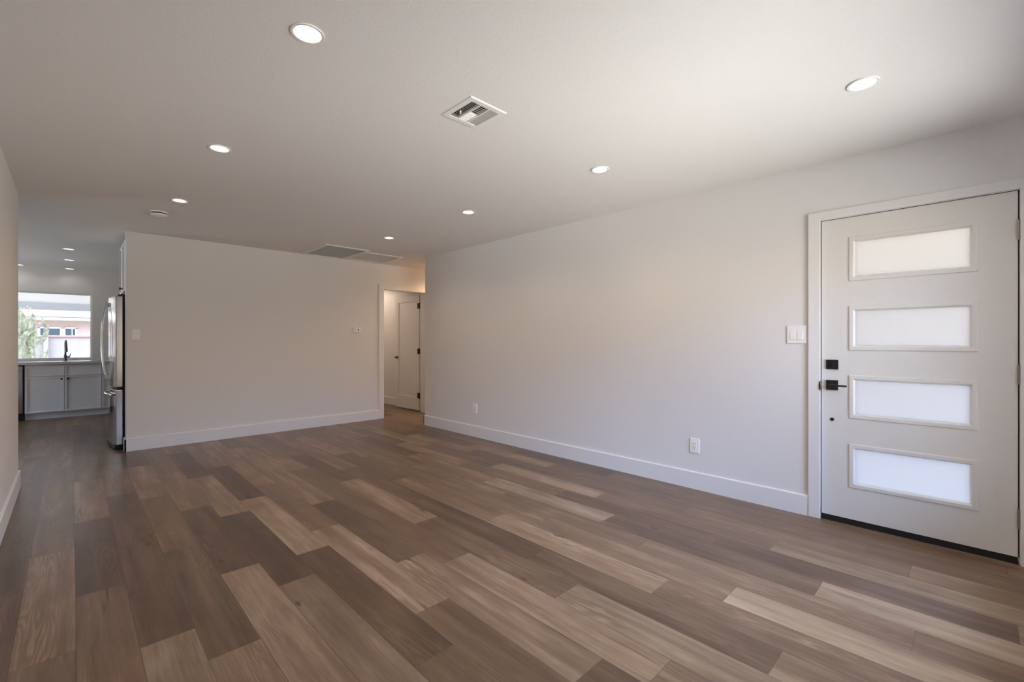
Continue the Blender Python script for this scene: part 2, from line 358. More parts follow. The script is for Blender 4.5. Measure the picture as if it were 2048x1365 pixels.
# ------------------------------------------------------------------ baseboards (140 mm, eased top)
BH, BT = 0.142, 0.014
def base_prof(face, sgn):                    # outline in (across, z)
    return [(face, 0), (face + sgn * BT, 0), (face + sgn * BT, BH - .006), (face + sgn * (BT - .006), BH), (face, BH)]
bm = NB()
prism(bm, base_prof(XR, -1), 'y', 0.812, 5.603 + BT); prism(bm, base_prof(XR, -1), 'y', YF, -0.245); prism(bm, base_prof(5.603, 1), 'x', XR - BT, 7.0)
struct('baseboard_right', bm, 'trim', 'white baseboard along the long right wall', 'baseboard')
bm = NB(); prism(bm, base_prof(YB, -1), 'x', 0.428 - BT, 3.456); prism(bm, base_prof(0.428, -1), 'y', YB - BT, YB + TH); prism(bm, base_prof(YB, -1), 'x', 4.39, 7.0)
struct('baseboard_back', bm, 'trim', 'white baseboard along the foot of the end wall', 'baseboard')
bm = NB(); prism(bm, base_prof(XL, 1), 'y', YF, 5.575 + BT); prism(bm, base_prof(5.575, 1), 'x', -4.4, XL + BT)
struct('baseboard_left', bm, 'trim', 'white baseboard at the left edge below the wall sliver', 'baseboard')
bm = NB(); prism(bm, base_prof(4.415, -1), 'y', YB + TH, 9.6)
struct('baseboard_bedroom', bm, 'trim', 'white baseboard inside the bedroom beside the open door', 'baseboard')
bm = NB(); prism(bm, base_prof(YF, 1), 'x', XL, XR)
struct('baseboard_front', bm, 'trim', 'white baseboard under the front window', 'baseboard')

# ------------------------------------------------------------------ front door: casing, slab with four frosted lites, hardware
DY0, DY1, DZ0, DZ1 = -0.165, 0.736, 0.041, 2.043
bm = NB()
cas = 0.017
prism(bm, [(0.741, 0), (0.811, 0), (0.811, 2.106), (-0.243, 2.106), (-0.243, 0), (-0.173, 0), (-0.173, 2.049), (0.741, 2.049)], 'x', XR - cas, XR)
bx(bm, XR, XR + TH, 0.741, 0.757, 0, 2.062); bx(bm, XR, XR + TH, -0.187, -0.171, 0, 2.062); bx(bm, XR, XR + TH, -0.171, 0.741, 2.047, 2.064)
bx(bm, XR + .0485, XR + TH, 0.725, 0.742, 0, 2.05); bx(bm, XR + .0485, XR + TH, -0.172, -0.155, 0, 2.05); bx(bm, XR + .0485, XR + TH, -0.171, 0.741, 2.030, 2.048)
t1 = struct('trim_1', bm, 'trim', 'flat white casing around the front door', 'door casing', bevel=0.0025)
bm = NB(); prism(bm, [(0.7395, .884), (0.7395, .948), (0.744, .940), (0.746, .924), (0.746, .908), (0.744, .892)], 'x', XR - cas - .004, XR - .006)
o = obj('strike_plate', bm, 'rubber', t1); o['label'] = 'black latch strike plate at the door edge'
bm = NB(); bx(bm, XR - .010, XR + TH, -0.171, 0.741, 0.0, 0.004)
o = obj('threshold', bm, 'nickel', t1, bevel=.002); o['label'] = 'pale metal threshold strip under the front door'

bm = NB(); bx(bm, XR + .007, XR + .048, 0.7365, 0.7412, .042, 2.047); bx(bm, XR + .007, XR + .048, -0.1712, -0.1655, .042, 2.047); bx(bm, XR + .007, XR + .048, -0.1712, 0.7412, 2.0435, 2.0475)
o = obj('gap_shade_strip', bm, 'rubber', t1); o['label'] = 'black strip added to darken the gap around the door'  # black filler added so the gap round the door stays dark
LITES = [(1.651, 1.878), (1.192, 1.421), (0.741, 0.963), (0.283, 0.508)]; LY0, LY1 = 0.019, 0.549
XD = XR + 0.004                               # room face of the slab
bm = NB()
bx(bm, XD, XD + .044, DY0, LY0 - .012, DZ0, DZ1); bx(bm, XD, XD + .044, LY1 + .012, DY1, DZ0, DZ1)
zs = [DZ0] + [v for a_, b_ in sorted(LITES) for v in (a_ - .012, b_ + .012)] + [DZ1]
for i in range(0, len(zs), 2): bx(bm, XD, XD + .044, LY0 - .012, LY1 + .012, zs[i], zs[i + 1])
bmesh.ops.remove_doubles(bm, verts=bm.verts[:], dist=1e-5)
d1 = obj('door_1', bm, 'door'); tag(d1, 'white front door with four frosted glass panes and black hardware', 'door', kind='structure')
for (a_, b_) in LITES:
    bm = NB()
    def ring(y0, y1, zz0, zz1, x): return [bm.verts.new((x, y, z)) for y, z in ((y0, zz0), (y1, zz0), (y1, zz1), (y0, zz1))]
    o_, e_ = (LY0 - .034, LY1 + .035, a_ - .033, b_ + .033), 0
    prof = [(0.0, 0.0), (0.002, -.005), (0.005, -.007), (0.024, -.007), (0.027, -.004), (0.0335, .013), (0.0335, .022)]
    rs = [ring(o_[0] + d, o_[1] - d, o_[2] + d, o_[3] - d, XD + x) for d, x in prof]
    for p, q in zip(rs, rs[1:]):
        for i in range(4): bm.faces.new((p[i], p[(i + 1) % 4], q[(i + 1) % 4], q[i]))
    fr = obj('lite_frame', bm, 'door', d1)
    bm = NB(); bx(bm, XD + .016, XD + .022, LY0 - .008, LY1 + .008, a_ - .008, b_ + .008)
    g = obj('glass_pane', bm, 'frosted', fr); g['label'] = 'frosted glass pane lit from outside'
bm = NB(); bx(bm, XD - .001, XD + .04, DY0 + .001, DY1 - .001, 0.005, DZ0)
o = obj('door_sweep', bm, 'rubber', d1); o['label'] = 'black rubber sweep at the bottom edge'
RX = Matrix.Rotation(-PI / 2, 4, 'Y')         # local z -> -x (towards the room)
bm = NB(); bx(bm, XD - .010, XD, 0.640, 0.708, 1.031, 1.095)
db = obj('deadbolt', bm, 'black', d1, bevel=.002); db['label'] = 'square black deadbolt plate'
bm = NB(); lathe(bm, [(.011, 0), (.011, .010)], 20, Matrix.Translation((XD - .010, .664, 1.057)) @ RX); bx(bm, XD - .034, XD - .019, .661, .667, 1.044, 1.072)
obj('thumb_turn', bm, 'black', db, bevel=.001)
bm = NB(); bx(bm, XD - .010, XD, 0.641, 0.708, 0.890, 0.957)
hd = obj('door_handle', bm, 'black', d1, bevel=.002); hd['label'] = 'square black rose with a slim lever'
bm = NB(); lathe(bm, [(.013, 0), (.013, .012), (.009, .014), (.009, .044)], 20, Matrix.Translation((XD - .010, .676, .924)) @ RX); bx(bm, XD - .062, XD - .050, .586, .686, .918, .930)
obj('lever', bm, 'black', hd, bevel=.002)
bm = NB(); lathe(bm, [(.0115, 0), (.0115, .004), (.008, .006), (.003, .006)], 20, Matrix.Translation((XD, .675, .691)) @ RX)
o = obj('lock_button', bm, 'black', d1, smooth=True); o['label'] = 'small round black plug below the lever'
for z in (1.827, 1.038, 0.252):
    bm = NB()
    for k in range(5):
        lathe(bm, [(.0065, z - .054 + k * .0218), (.0065, z - .054 + k * .0218 + .0205)], 14, Matrix.Translation((XD - .011, -.168, 0)))
    o = obj('hinge', bm, 'nickel', d1); o['label'] = 'satin nickel hinge'

# ------------------------------------------------------------------ bedroom doorway: casing and open one-panel door
bm = NB()
prism(bm, [(3.456, 0), (3.540, 0), (3.540, 2.046), (4.305, 2.046), (4.305, 0), (4.389, 0), (4.389, 2.116), (3.456, 2.116)], 'y', YB - .016, YB)
bx(bm, 3.522, 3.540, YB, YB + TH, 0, 2.064); bx(bm, 4.305, 4.323, YB, YB + TH + .012, 0, 2.064); bx(bm, 3.540, 4.305, YB, YB + TH + .012, 2.046, 2.064)
struct('trim_2', bm, 'trim', 'white casing around the bedroom doorway', 'door casing', bevel=.002)
door2 = bpy.data.objects.new('door_2', None); C.objects.link(door2); door2.location = (4.372, 6.768, 0.0); door2.rotation_euler = (0, 0, math.radians(2.4))
tag(door2, 'white one-panel bedroom door standing open with black hinges', 'door', kind='structure')
bm = NB(); W2, T2, Z2 = 0.755, 0.035, 2.032   # local: y along the leaf, -x faces the camera
bx(bm, -T2, 0, 0, .105, .012, Z2); bx(bm, -T2, 0, W2 - .105, W2, .012, Z2); bx(bm, -T2, 0, .105, W2 - .105, .012, .235); bx(bm, -T2, 0, .105, W2 - .105, Z2 - .105, Z2)
bx(bm, -T2 + .013, -.013, .104, W2 - .104, .234, Z2 - .104)
bmesh.ops.remove_doubles(bm, verts=bm.verts[:], dist=1e-5)
obj('leaf', bm, 'trim', door2)
for z in (1.84, 1.047, 0.272):
    bm = NB(); lathe(bm, [(.008, z - .048), (.008, z + .048)], 12, Matrix.Translation((-T2 - .006, -.006, 0)))
    bx(bm, -T2 - .003, -T2 + .001, -.004, .05, z - .048, z + .048); bx(bm, -T2 - .022, -T2 - .018, -.084, -.004, z - .048, z + .048); bx(bm, -T2 - .021, -T2 - .003, -.010, -.004, z - .048, z + .048)
    o = obj('hinge', bm, 'rubber', door2); o['label'] = 'black door hinge'
bm = NB(); hm = Matrix.Translation((-T2, W2 - .06, .925)) @ Matrix.Rotation(-PI / 2, 4, 'Y')
lathe(bm, [(.028, 0), (.028, .006), (.025, .009), (.010, .010), (.010, .052)], 20, hm); tube(bm, [(-T2 - .052, W2 - .05, .925), (-T2 - .056, W2 - .10, .925), (-T2 - .052, W2 - .165, .923)], .008, 10)
o = obj('door_handle', bm, 'black', door2, smooth=True); o['label'] = 'black lever handle'

# ------------------------------------------------------------------ windows
def window(name, axis, x0, x1, z0, z1, y, depth, label, fw=.045, mull=0, glass='glass'):
    """frame in the opening plane; axis y: opening lies in an x-z plane at y; axis x: in a y-z plane at x=y"""
    def B(bm_, a0, a1, d0, d1, zz0, zz1):
        if axis == 'y': bx(bm_, a0, a1, d0, d1, zz0, zz1)
        else: bx(bm_, d0, d1, a0, a1, zz0, zz1)
    root = bpy.data.objects.new(name, None); C.objects.link(root); tag(root, label, 'window', kind='structure')
    bm_ = NB(); B(bm_, x0, x0 + fw, y, y + depth, z0, z1); B(bm_, x1 - fw, x1, y, y + depth, z0, z1); B(bm_, x0 + fw, x1 - fw, y, y + depth, z0, z0 + fw); B(bm_, x0 + fw, x1 - fw, y, y + depth, z1 - fw, z1)
    for k in range(mull):
        c = x0 + (x1 - x0) * (k + 1) / (mull + 1); B(bm_, c - fw / 2, c + fw / 2, y, y + depth, z0 + fw, z1 - fw)
    obj('window_frame', bm_, 'trim', root)
    bm_ = NB(); B(bm_, x0 + fw * .8, x1 - fw * .8, y + depth * .5, y + depth * .5 + .002, z0 + fw * .8, z1 - fw * .8)
    obj('window_pane', bm_, glass, root)
    return root
kw = window('window_1', 'y', KW[0], KW[1], KW[2], KW[3], YK + .05, .05, 'wide kitchen window above the sink looking onto the yard', fw=.022, glass='glass_tint')
bm = NB(); bx(bm, KW[0] - .02, KW[1] + .02, YK - .018, YK + .05, KW[2] - .022, KW[2] + .002); obj('window_sill', bm, 'trim', kw, bevel=.003)
window('window_2', 'y', FW[0], FW[1], FW[2], FW[3], YF - .10, .05, 'wide front window behind the viewpoint', fw=.04, mull=1)
window('window_3', 'x', 8.1, 9.9, 0.0, 2.05, -4.50, .05, 'unseen sliding glass patio door added to light the kitchen', fw=.05, mull=1)  # out of view, added to bring cool daylight into the kitchen

# ------------------------------------------------------------------ recessed ceiling lights
def downlight(x, y, warm, label, group, power, first=[None, None]):
    i = 0 if warm else 1
    if first[i] is not None: return dup(first[i], (x, y, H), label, group)
    t = thing('recessed_light', label, 'ceiling light', (x, y, H), group)
    bm_ = NB(); prof = [(.0505, .004), (.0625, -.0005), (.0630, -.0035), (.0610, -.0055), (.0520, -.0050), (.0495, -.001), (.0455, .014)]
    lathe(bm_, prof, 40, Matrix(), False, False); obj('trim_ring', bm_, 'fixture', t, smooth=True)
    bm_ = NB(); lathe(bm_, [(.0465, .014), (.0465, .020)], 40); o_ = obj('lens', bm_, 'lens_warm' if warm else 'lens_cool', t); o_['label'] = 'glowing round lens'
    ld = bpy.data.lights.new('downlight_bulb', 'SPOT'); lo = bpy.data.objects.new('downlight_bulb', ld); C.objects.link(lo); lo.parent = t; lo.location = (0, 0, -.005)
    ld.spot_size = math.radians(150); ld.spot_blend = 0.7; ld.shadow_soft_size = .010; ld.energy = power; ld.color = (1.0, .68, .40) if warm else (.95, .97, 1.0)
    first[i] = t
    return t
LG = 'recessed lights in the living room ceiling'
LBL = ['largest recessed light, at the top of the picture left of the square air vent', 'recessed light nearest above the smoke detector but one, left row',
       'small recessed light beside the smoke detector', 'recessed light nearest the front door', 'recessed light right of centre, second out from the front door',
       'recessed light third out from the front door, near ceiling middle', 'small recessed light just in front of the long ceiling grilles']
for (x, y), l in zip(LIGHTS, LBL): downlight(x, y, True, l, LG, 4.8)
KB = ['cool white kitchen light nearest the living room', 'cool white kitchen light in the middle of its row of three', 'cool white kitchen light nearest the kitchen window, in the row of three',
      'cool white kitchen light half hidden by the left wall']
for (x, y), l in zip(KLIGHTS, KB): downlight(x, y, False, l, 'recessed lights in the kitchen ceiling', 0.35)
hl = thing('recessed_light', 'warm recessed light in the hallway ceiling around the corner', 'ceiling light', (HALL[0], HALL[1], H))
bm = NB(); lathe(bm, [(.0505, .004), (.0625, -.0005), (.0630, -.0035), (.0520, -.0050), (.0490, -.001), (.0430, .030)], 32, Matrix(), False, False); obj('trim_ring', bm, 'fixture', hl, smooth=True)
bm = NB(); lathe(bm, [(.0440, .030), (.0440, .036)], 32); obj('lens', bm, 'lens_warm', hl)
ld = bpy.data.lights.new('hall_bulb', 'SPOT'); lo = bpy.data.objects.new('hall_bulb', ld); C.objects.link(lo); lo.parent = hl; lo.location = (0, 0, -.005)
ld.spot_size = math.radians(160); ld.spot_blend = 0.35; ld.shadow_soft_size = .010; ld.energy = 22.0; ld.color = (1.0, .66, .40)

bl = dup(hl, (3.72, 8.25, H), 'unseen recessed light added to brighten the bedroom behind the end wall')  # unseen lamp, added because the bedroom was too dark
for c_ in list(bl.children):
    if c_.type == 'LIGHT':
        c_.data = c_.data.copy(); c_.data.energy = 13.0; c_.data.color = (1.0, .80, .62)
# ------------------------------------------------------------------ ceiling vents, smoke detector
def flange(bm_, r, wd, z0=H - .007, z1=H + .001):
    a_ = inset(r, wd); ch = .006
    def q(rr, z): return [bm_.verts.new((x, y, z)) for x, y in ((rr[0], rr[2]), (rr[1], rr[2]), (rr[1], rr[3]), (rr[0], rr[3]))]
    R_ = [q(r, z1), q(r, z1 - .002), q(inset(r, ch), z0), q(a_, z0), q(a_, z1 + .012)]
    for p, s in zip(R_, R_[1:]):
        for i in range(4): bm_.faces.new((p[i], p[(i + 1) % 4], s[(i + 1) % 4], s[i]))
def fins_y(bm_, x0, x1, y0, y1, n, tilt, ln=.016, th=.0016):      # fins running along y, spread over x
    for i in range(n):
        x = x0 + (x1 - x0) * (i + .5) / n; dx = math.sin(tilt) * ln / 2; dz = math.cos(tilt) * ln / 2; zc = H - .004 + dz
        prism(bm_, [(x - dx, zc + dz), (x - dx + th, zc + dz), (x + dx + th, zc - dz), (x + dx, zc - dz)], 'y', y0, y1)
def fins_x(bm_, x0, x1, y0, y1, n, tilt, ln=.016, th=.0016):      # fins running along x, spread over y
    for i in range(n):
        y = y0 + (y1 - y0) * (i + .5) / n; dy = math.sin(tilt) * ln / 2; dz = math.cos(tilt) * ln / 2; zc = H - .004 + dz
        prism(bm_, [(y - dy, zc + dz), (y - dy + th, zc + dz), (y + dy + th, zc - dz), (y + dy, zc - dz)], 'x', x0, x1)
def boot(bm_, r, d=.05):
    x0, x1, y0, y1 = r
    for f in ([(x0, y0, H + d), (x1, y0, H + d), (x1, y1, H + d), (x0, y1, H + d)],): bm_.faces.new([bm_.verts.new(p) for p in f])
    cs = [(x0, y0), (x1, y0), (x1, y1), (x0, y1)]
    for i in range(4):
        p, q = cs[i], cs[(i + 1) % 4]; bm_.faces.new([bm_.verts.new(v) for v in ((*p, H), (*q, H), (*q, H + d), (*p, H + d))])
t = tag(bpy.data.objects.new('ceiling_vent', None), 'square white supply air vent with three-way louvers on the ceiling', 'vent'); C.objects.link(t)
bm = NB(); flange(bm, VENT, .034, H - .005); obj('vent_frame', bm, 'fixture', t)
bm = NB(); boot(bm, inset(VENT, .031)); o = obj('duct_boot', bm, 'dark', t); o['label'] = 'dark duct opening behind the louvers'
vx0, vx1, vy0, vy1 = inset(VENT, .036); b1, b2 = vx0 + .056, vx1 - .060
bm = NB(); fins_y(bm, vx0, b1 - .002, vy0, vy1, 5, -.85, .011, .0016); obj('louver_bank', bm, 'fixture', t)
bm = NB(); bx(bm, b1 - .002, b1 + .004, vy0, vy1, H - .005, H + .012); bx(bm, b2 - .004, b2 + .002, vy0, vy1, H - .005, H + .012)
ym = (vy0 + vy1) / 2; fins_x(bm, b1 + .004, b2 - .004, vy0, ym, 6, -.8, .012, .002); fins_x(bm, b1 + .004, b2 - .004, ym, vy1, 6, .8, .012, .002); obj('louver_bank', bm, 'fixture', t)
bm = NB(); fins_y(bm, b2 + .002, vx1, vy0, vy1, 5, .60, .009, .0016); obj('louver_bank', bm, 'fixture', t)
bm = NB(); bx(bm, vx0 + .012, vx0 + .018, vy1 - .075, vy1 - .069, H - .020, H - .003); obj('damper_lever', bm, 'fixture', t)

t = tag(bpy.data.objects.new('return_grille', None), 'larger ceiling return grille with dark louvers, left of the other grille', 'vent', 'return air grilles by the hallway'); C.objects.link(t)
bm = NB(); flange(bm, GR1, .04, H - .012); obj('grille_frame', bm, 'fixture', t)
bm = NB(); boot(bm, inset(GR1, .037)); obj('duct_boot', bm, 'duct', t)
r = inset(GR1, .042); bm = NB(); fins_x(bm, r[0], r[1], r[2], r[3], 30, -.75, .016, .0015); obj('louver_bank', bm, 'fixture', t)
t = tag(bpy.data.objects.new('return_grille', None), 'smaller paler ceiling grille, right of the dark-louvered one by the hallway', 'vent', 'return air grilles by the hallway'); C.objects.link(t)
bm = NB(); flange(bm, GR2, .04, H - .010); obj('grille_frame', bm, 'fixture', t)
bm = NB(); boot(bm, inset(GR2, .037)); obj('duct_boot', bm, 'duct', t)
r = inset(GR2, .042); bm = NB(); fins_y(bm, r[0], r[1], r[2], r[3], 30, .6, .018, .0015); obj('louver_bank', bm, 'fixture', t)

t = thing('smoke_detector', 'round white smoke detector on the ceiling near the kitchen', 'smoke detector', (0.590, 5.385, H))
bm = NB(); lathe(bm, [(.070, 0), (.070, -.008), (.064, -.011), (.062, -.011)], 40, Matrix(), False, True); obj('base', bm, 'plastic', t, smooth=True)
bm = NB(); lathe(bm, [(.058, -.010), (.058, -.022)], 40, Matrix(), False, False); o = obj('sensor_grille', bm, 'dark', t, smooth=True); o['label'] = 'dark slotted band'
bm = NB(); lathe(bm, [(.064, -.021), (.062, -.030), (.050, -.037), (.020, -.040), (.004, -.040)], 40, Matrix(), True, True); obj('cover', bm, 'plastic', t, smooth=True)

# ------------------------------------------------------------------ wall plates
def plate(bm_, u0, u1, z0, z1, place, t0=0.0, t1=.0075):
    P = [(u0, z0), (u1, z0), (u1, z1), (u0, z1)]; c = .003
    Q = [(u0 + c, z0 + c), (u1 - c, z0 + c), (u1 - c, z1 - c), (u0 + c, z1 - c)]
    a_ = [bm_.verts.new(place(u, z, t0)) for u, z in P]; b_ = [bm_.verts.new(place(u, z, t1 - .002)) for u, z in P]; d_ = [bm_.verts.new(place(u, z, t1)) for u, z in Q]
    for p, s in ((a_, b_), (b_, d_)):
        for i in range(4): bm_.faces.new((p[i], p[(i + 1) % 4], s[(i + 1) % 4], s[i]))
    bm_.faces.new(d_); bm_.faces.new(a_[::-1])
onR = lambda u, z, d: (XR - d, u, z)
onB = lambda u, z, d: (u, YB - d, z)
def rocker(bm_, uc, zc, place, wdt=.033, hgt=.066):
    a0, a1, c0, c1 = uc - wdt / 2, uc + wdt / 2, zc - hgt / 2, zc + hgt / 2
    v = [place(a0, c0, .006), place(a1, c0, .006), place(a1, c1, .006), place(a0, c1, .006), place(a0, c0, .0125), place(a1, c0, .0125), place(a1, c1, .0085), place(a0, c1, .0085)]
    v = [bm_.verts.new(p) for p in v]
    for f in ((3, 2, 1, 0), (4, 5, 6, 7), (0, 1, 5, 4), (1, 2, 6, 5), (2, 3, 7, 6), (3, 0, 4, 7)): bm_.faces.new([v[i] for i in f])
t = tag(bpy.data.objects.new('light_switch', None), 'double rocker switch plate beside the front door casing', 'light switch'); C.objects.link(t)
bm = NB(); plate(bm, .824, .944, 1.205, 1.331, onR); obj('plate', bm, 'plastic', t)
for u in (.906, .862):
    bm = NB(); plate(bm, u - .0178, u + .0178, 1.268 - .0345, 1.268 + .0345, onR, 0.005, .0081); obj('rocker_shadow_line', bm, 'gap', t)  # grey plate draws the shadow gap behind the rocker
    bm = NB(); rocker(bm, u, 1.268, onR); obj('rocker', bm, 'plastic', t)
t = tag(bpy.data.objects.new('light_switch', None), 'single rocker switch plate on the end wall near the refrigerator', 'light switch'); C.objects.link(t)
bm = NB(); plate(bm, .477, .549, 1.237, 1.354, onB); obj('plate', bm, 'plastic', t)
bm = NB(); plate(bm, .514 - .0178, .514 + .0178, 1.296 - .0345, 1.296 + .0345, onB, .005, .0081); obj('rocker_shadow_line', bm, 'gap', t)  # same grey shadow line behind the single rocker
bm = NB(); rocker(bm, .514, 1.296, onB); obj('rocker', bm, 'plastic', t)
def outlet(u, z, label):
    t_ = tag(bpy.data.objects.new('wall_outlet', None), label, 'outlet', 'outlets on the right wall'); C.objects.link(t_)
    bm_ = NB(); plate(bm_, u - .039, u + .039, z - .060, z + .060, onR); obj('plate', bm_, 'plastic', t_)
    bm_ = NB(); plate(bm_, u - .017, u + .017, z - .034, z + .034, onR, .005, .0095); rc = obj('receptacle', bm_, 'plastic', t_)
    bm_ = NB()
    for zc in (z + .017, z - .017):
        for du in (-.006, .006): v = onR(u + du, zc + .005, .0096); bx(bm_, v[0] - .0003, v[0] + .0006, v[1] - .0011, v[1] + .0011, v[2] - .004, v[2] + .004)
        lathe(bm_, [(.0025, 0), (.0025, .0006)], 10, Matrix.Translation(onR(u, zc - .006, .0093)) @ RX)
    o_ = obj('slot', bm_, 'dark', rc); o_['label'] = 'dark plug slots'
outlet(1.617, .356, 'white outlet low on the right wall nearer the front door')
outlet(4.459, .360, 'white outlet low on the right wall nearer the hallway')
t = tag(bpy.data.objects.new('thermostat', None), 'small white thermostat with a black dot on the end wall', 'thermostat'); C.objects.link(t)
bm = NB(); plate(bm, 3.043, 3.156, 1.349, 1.426, onB, 0, .012); obj('plate', bm, 'plastic', t)
bm = NB(); plate(bm, 3.068, 3.150, 1.355, 1.422, onB, .011, .024); obj('body', bm, 'plastic', t)
bm = NB(); lathe(bm, [(.011, 0), (.011, .003)], 20, Matrix.Translation(onB(3.110, 1.392, .024)) @ Matrix.Rotation(PI / 2, 4, 'X')); o = obj('sensor_dot', bm, 'rubber', t); o['label'] = 'round black sensor dot'

# ------------------------------------------------------------------ refrigerator and cabinet over it (fronts face the kitchen, -x)
FY0, FY1 = 6.705, 7.470
t = thing('refrigerator', 'stainless french door refrigerator standing behind the end wall corner', 'refrigerator', (0.75, (FY0 + FY1) / 2, 0))
t.location = (0, 0, 0)
bm = NB(); bx(bm, .418, 1.10, FY0 + .004, FY1 - .004, .05, 1.735); obj('case', bm, 'black', t)
bm = NB(); bx(bm, .40, 1.08, FY0 + .02, FY1 - .02, 0.0, .05); prism(bm, [(.30, FY0 + .40), (.345, FY0 + .01), (.44, FY0 + .01), (.44, FY1 - .01), (.345, FY1 - .01), (.30, FY1 - .36)], 'z', .012, .05); o = obj('kick_plate', bm, 'rubber', t); o['label'] = 'black kick plate at the floor'
def bulge(y):                                 # plan curve of the contoured front
    s = (y - FY0) / (FY1 - FY0); return .352 - .046 * math.sin(PI * min(1, max(0, s)))
def front_panel(y0, y1, z0, z1, name, n=12):
    bm_ = NB(); pts = [(.412, y0)] + [(bulge(y0 + (y1 - y0) * i / n), y0 + (y1 - y0) * i / n) for i in range(n + 1)] + [(.412, y1)]
    prism(bm_, pts, 'z', z0, z1); return obj(name, bm_, 'steel', t, bevel=.006, seg=3)
yc = (FY0 + FY1) / 2
da = front_panel(FY0, yc - .003, .705, 1.728, 'door'); dbr = front_panel(yc + .003, FY1, .705, 1.728, 'door'); fz = front_panel(FY0, FY1, .055, .672, 'freezer_drawer')
bm = NB(); bx(bm, .36, .42, FY0 + .006, FY1 - .006, .672, .705); obj('gasket', bm, 'rubber', t)
def bow(y, par, sgn):
    xb = bulge(y); bm_ = NB()
    tube(bm_, bez((xb - .020, y, .80), (xb - .072, y + sgn * .006, 1.00), (xb - .072, y + sgn * .006, 1.44), (xb - .020, y, 1.655), 20), .0082, 12)
    for z in (.81, 1.645): bx(bm_, xb - .034, xb + .004, y - .012, y + .012, z - .022, z + .022)
    return obj('handle', bm_, 'chrome', par, smooth=True)
bow(yc - .045, da, -1); bow(yc + .045, dbr, 1)
bm = NB(); zf = .615
tube(bm, bez((bulge(FY0 + .07) - .004, FY0 + .07, zf), (bulge(FY0 + .1) - .08, FY0 + .12, zf), (bulge(FY1 - .1) - .08, FY1 - .12, zf), (bulge(FY1 - .07) - .004, FY1 - .07, zf), 20), .013, 12)
obj('handle', bm, 'chrome', fz, smooth=True)
for ya in (FY0 + .01, FY1 - .10):
    bm = NB(); bx(bm, .372, .47, ya, ya + .09, 1.735, 1.752); obj('hinge_cover', bm, 'black', t, bevel=.004)

t = thing('wall_cabinet', 'pale two-door cabinet above the refrigerator', 'cabinet', (0, 0, 0))
CZ0, CZ1 = 1.795, 2.372
bm = NB(); bx(bm, .448, 1.08, YB + TH + .002, 7.476, CZ0, CZ1); obj('case', bm, 'cabinet', t)
def shaker(parent, axis, u0, u1, z0, z1, f, sgn, name='door', st=.022, th=.019, rec=.011):
    bm_ = NB()
    def B(a0, a1, c0, c1, d0, d1):
        lo_, hi = sorted((f + sgn * d0, f + sgn * d1))
        if axis == 'x': bx(bm_, lo_, hi, a0, a1, c0, c1)
        else: bx(bm_, a0, a1, lo_, hi, c0, c1)
    B(u0, u0 + st, z0, z1, 0, th); B(u1 - st, u1, z0, z1, 0, th); B(u0 + st, u1 - st, z0, z0 + st, 0, th); B(u0 + st, u1 - st, z1 - st, z1, 0, th)
    B(u0 + st - .001, u1 - st + .001, z0 + st - .001, z1 - st + .001, rec, th - .001)
    return obj(name, bm_, 'cabinet', parent)
def knob(parent, p, mat):
    bm_ = NB(); lathe(bm_, [(.006, 0), (.005, .012), (.012, .018), (.0145, .023), (.012, .027), (.003, .028)], 16, Matrix.Translation(p) @ mat); return obj('knob', bm_, 'black', parent, smooth=True)
y0c, y1c = YB + TH + .006, 7.474; ymc = (y0c + y1c) / 2
a1_ = shaker(t, 'x', y0c, ymc - .002, CZ0 + .002, CZ1 - .002, .428, 1); a2_ = shaker(t, 'x', ymc + .002, y1c, CZ0 + .002, CZ1 - .002, .428, 1)
knob(a1_, (.428, ymc - .03, CZ0 + .05), RX); knob(a2_, (.428, ymc + .03, CZ0 + .05), RX)

# ------------------------------------------------------------------ kitchen run under the window (fronts face -y)
YC = 10.15                                    # door faces
RYm = Matrix.Rotation(PI / 2, 4, 'X')         # local z -> -y
def base_cab(x0, x1, label, fronts):
    t_ = thing('base_cabinet', label, 'cabinet', (0, 0, 0), 'kitchen base cabinets')
    bm_ = NB(); bx(bm_, x0, x1, YC + .02, YK - .03, .10, .853); obj('case', bm_, 'cabinet', t_)
    bm_ = NB(); bx(bm_, x0, x1, YC + .07, YC + .085, 0, .10); obj('toe_kick', bm_, 'cabinet', t_)
    fronts(t_)
    return t_
def sink_fronts(t_):
    xa, xm, xb = -.517, -.085, .351
    for u0, u1, kx in ((xa, xm - .004, xm - .034), (xm + .004, xb, xm + .040)):
        shaker(t_, 'y', u0, u1, .672, .838, YC, 1, 'drawer_front', .018)
        d_ = shaker(t_, 'y', u0, u1, .108, .664, YC, 1, 'door')
        knob(d_, (kx, YC, .622), RYm)
base_cab(-.519, .353, 'pale grey sink cabinet with two doors and black knobs under the kitchen window', sink_fronts)
def narrow_fronts(t_):
    shaker(t_, 'y', .3565, .80, .670, .838, YC, 1, 'drawer_front', .018); d_ = shaker(t_, 'y', .3565, .80, .108, .664, YC, 1, 'door'); knob(d_, (.76, YC, .622), RYm)
base_cab(.355, .802, 'pale grey base cabinet half hidden by the refrigerator', narrow_fronts)
t = thing('dishwasher', 'stainless dishwasher sliver beside the sink cabinet at the left wall edge', 'dishwasher', (0, 0, 0))
bm = NB(); bx(bm, -1.135, -.522, YC + .03, YK - .05, .0, .850); obj('case', bm, 'rubber', t)
bm = NB(); bx(bm, -1.130, -.538, YC - .006, YC + .03, .115, .838); dd = obj('door', bm, 'steel', t, bevel=.004)
bm = NB(); tube(bm, [(-1.06, YC - .045, .775), (-.565, YC - .045, .775)], .010, 12)
for xx in (-1.04, -.585): tube(bm, [(xx, YC - .045, .775), (xx, YC - .004, .775)], .007, 8)
obj('handle', bm, 'chrome', dd, smooth=True)
bm = NB(); bx(bm, -1.15, .815, YC - .025, YK - .001, .855, .895)
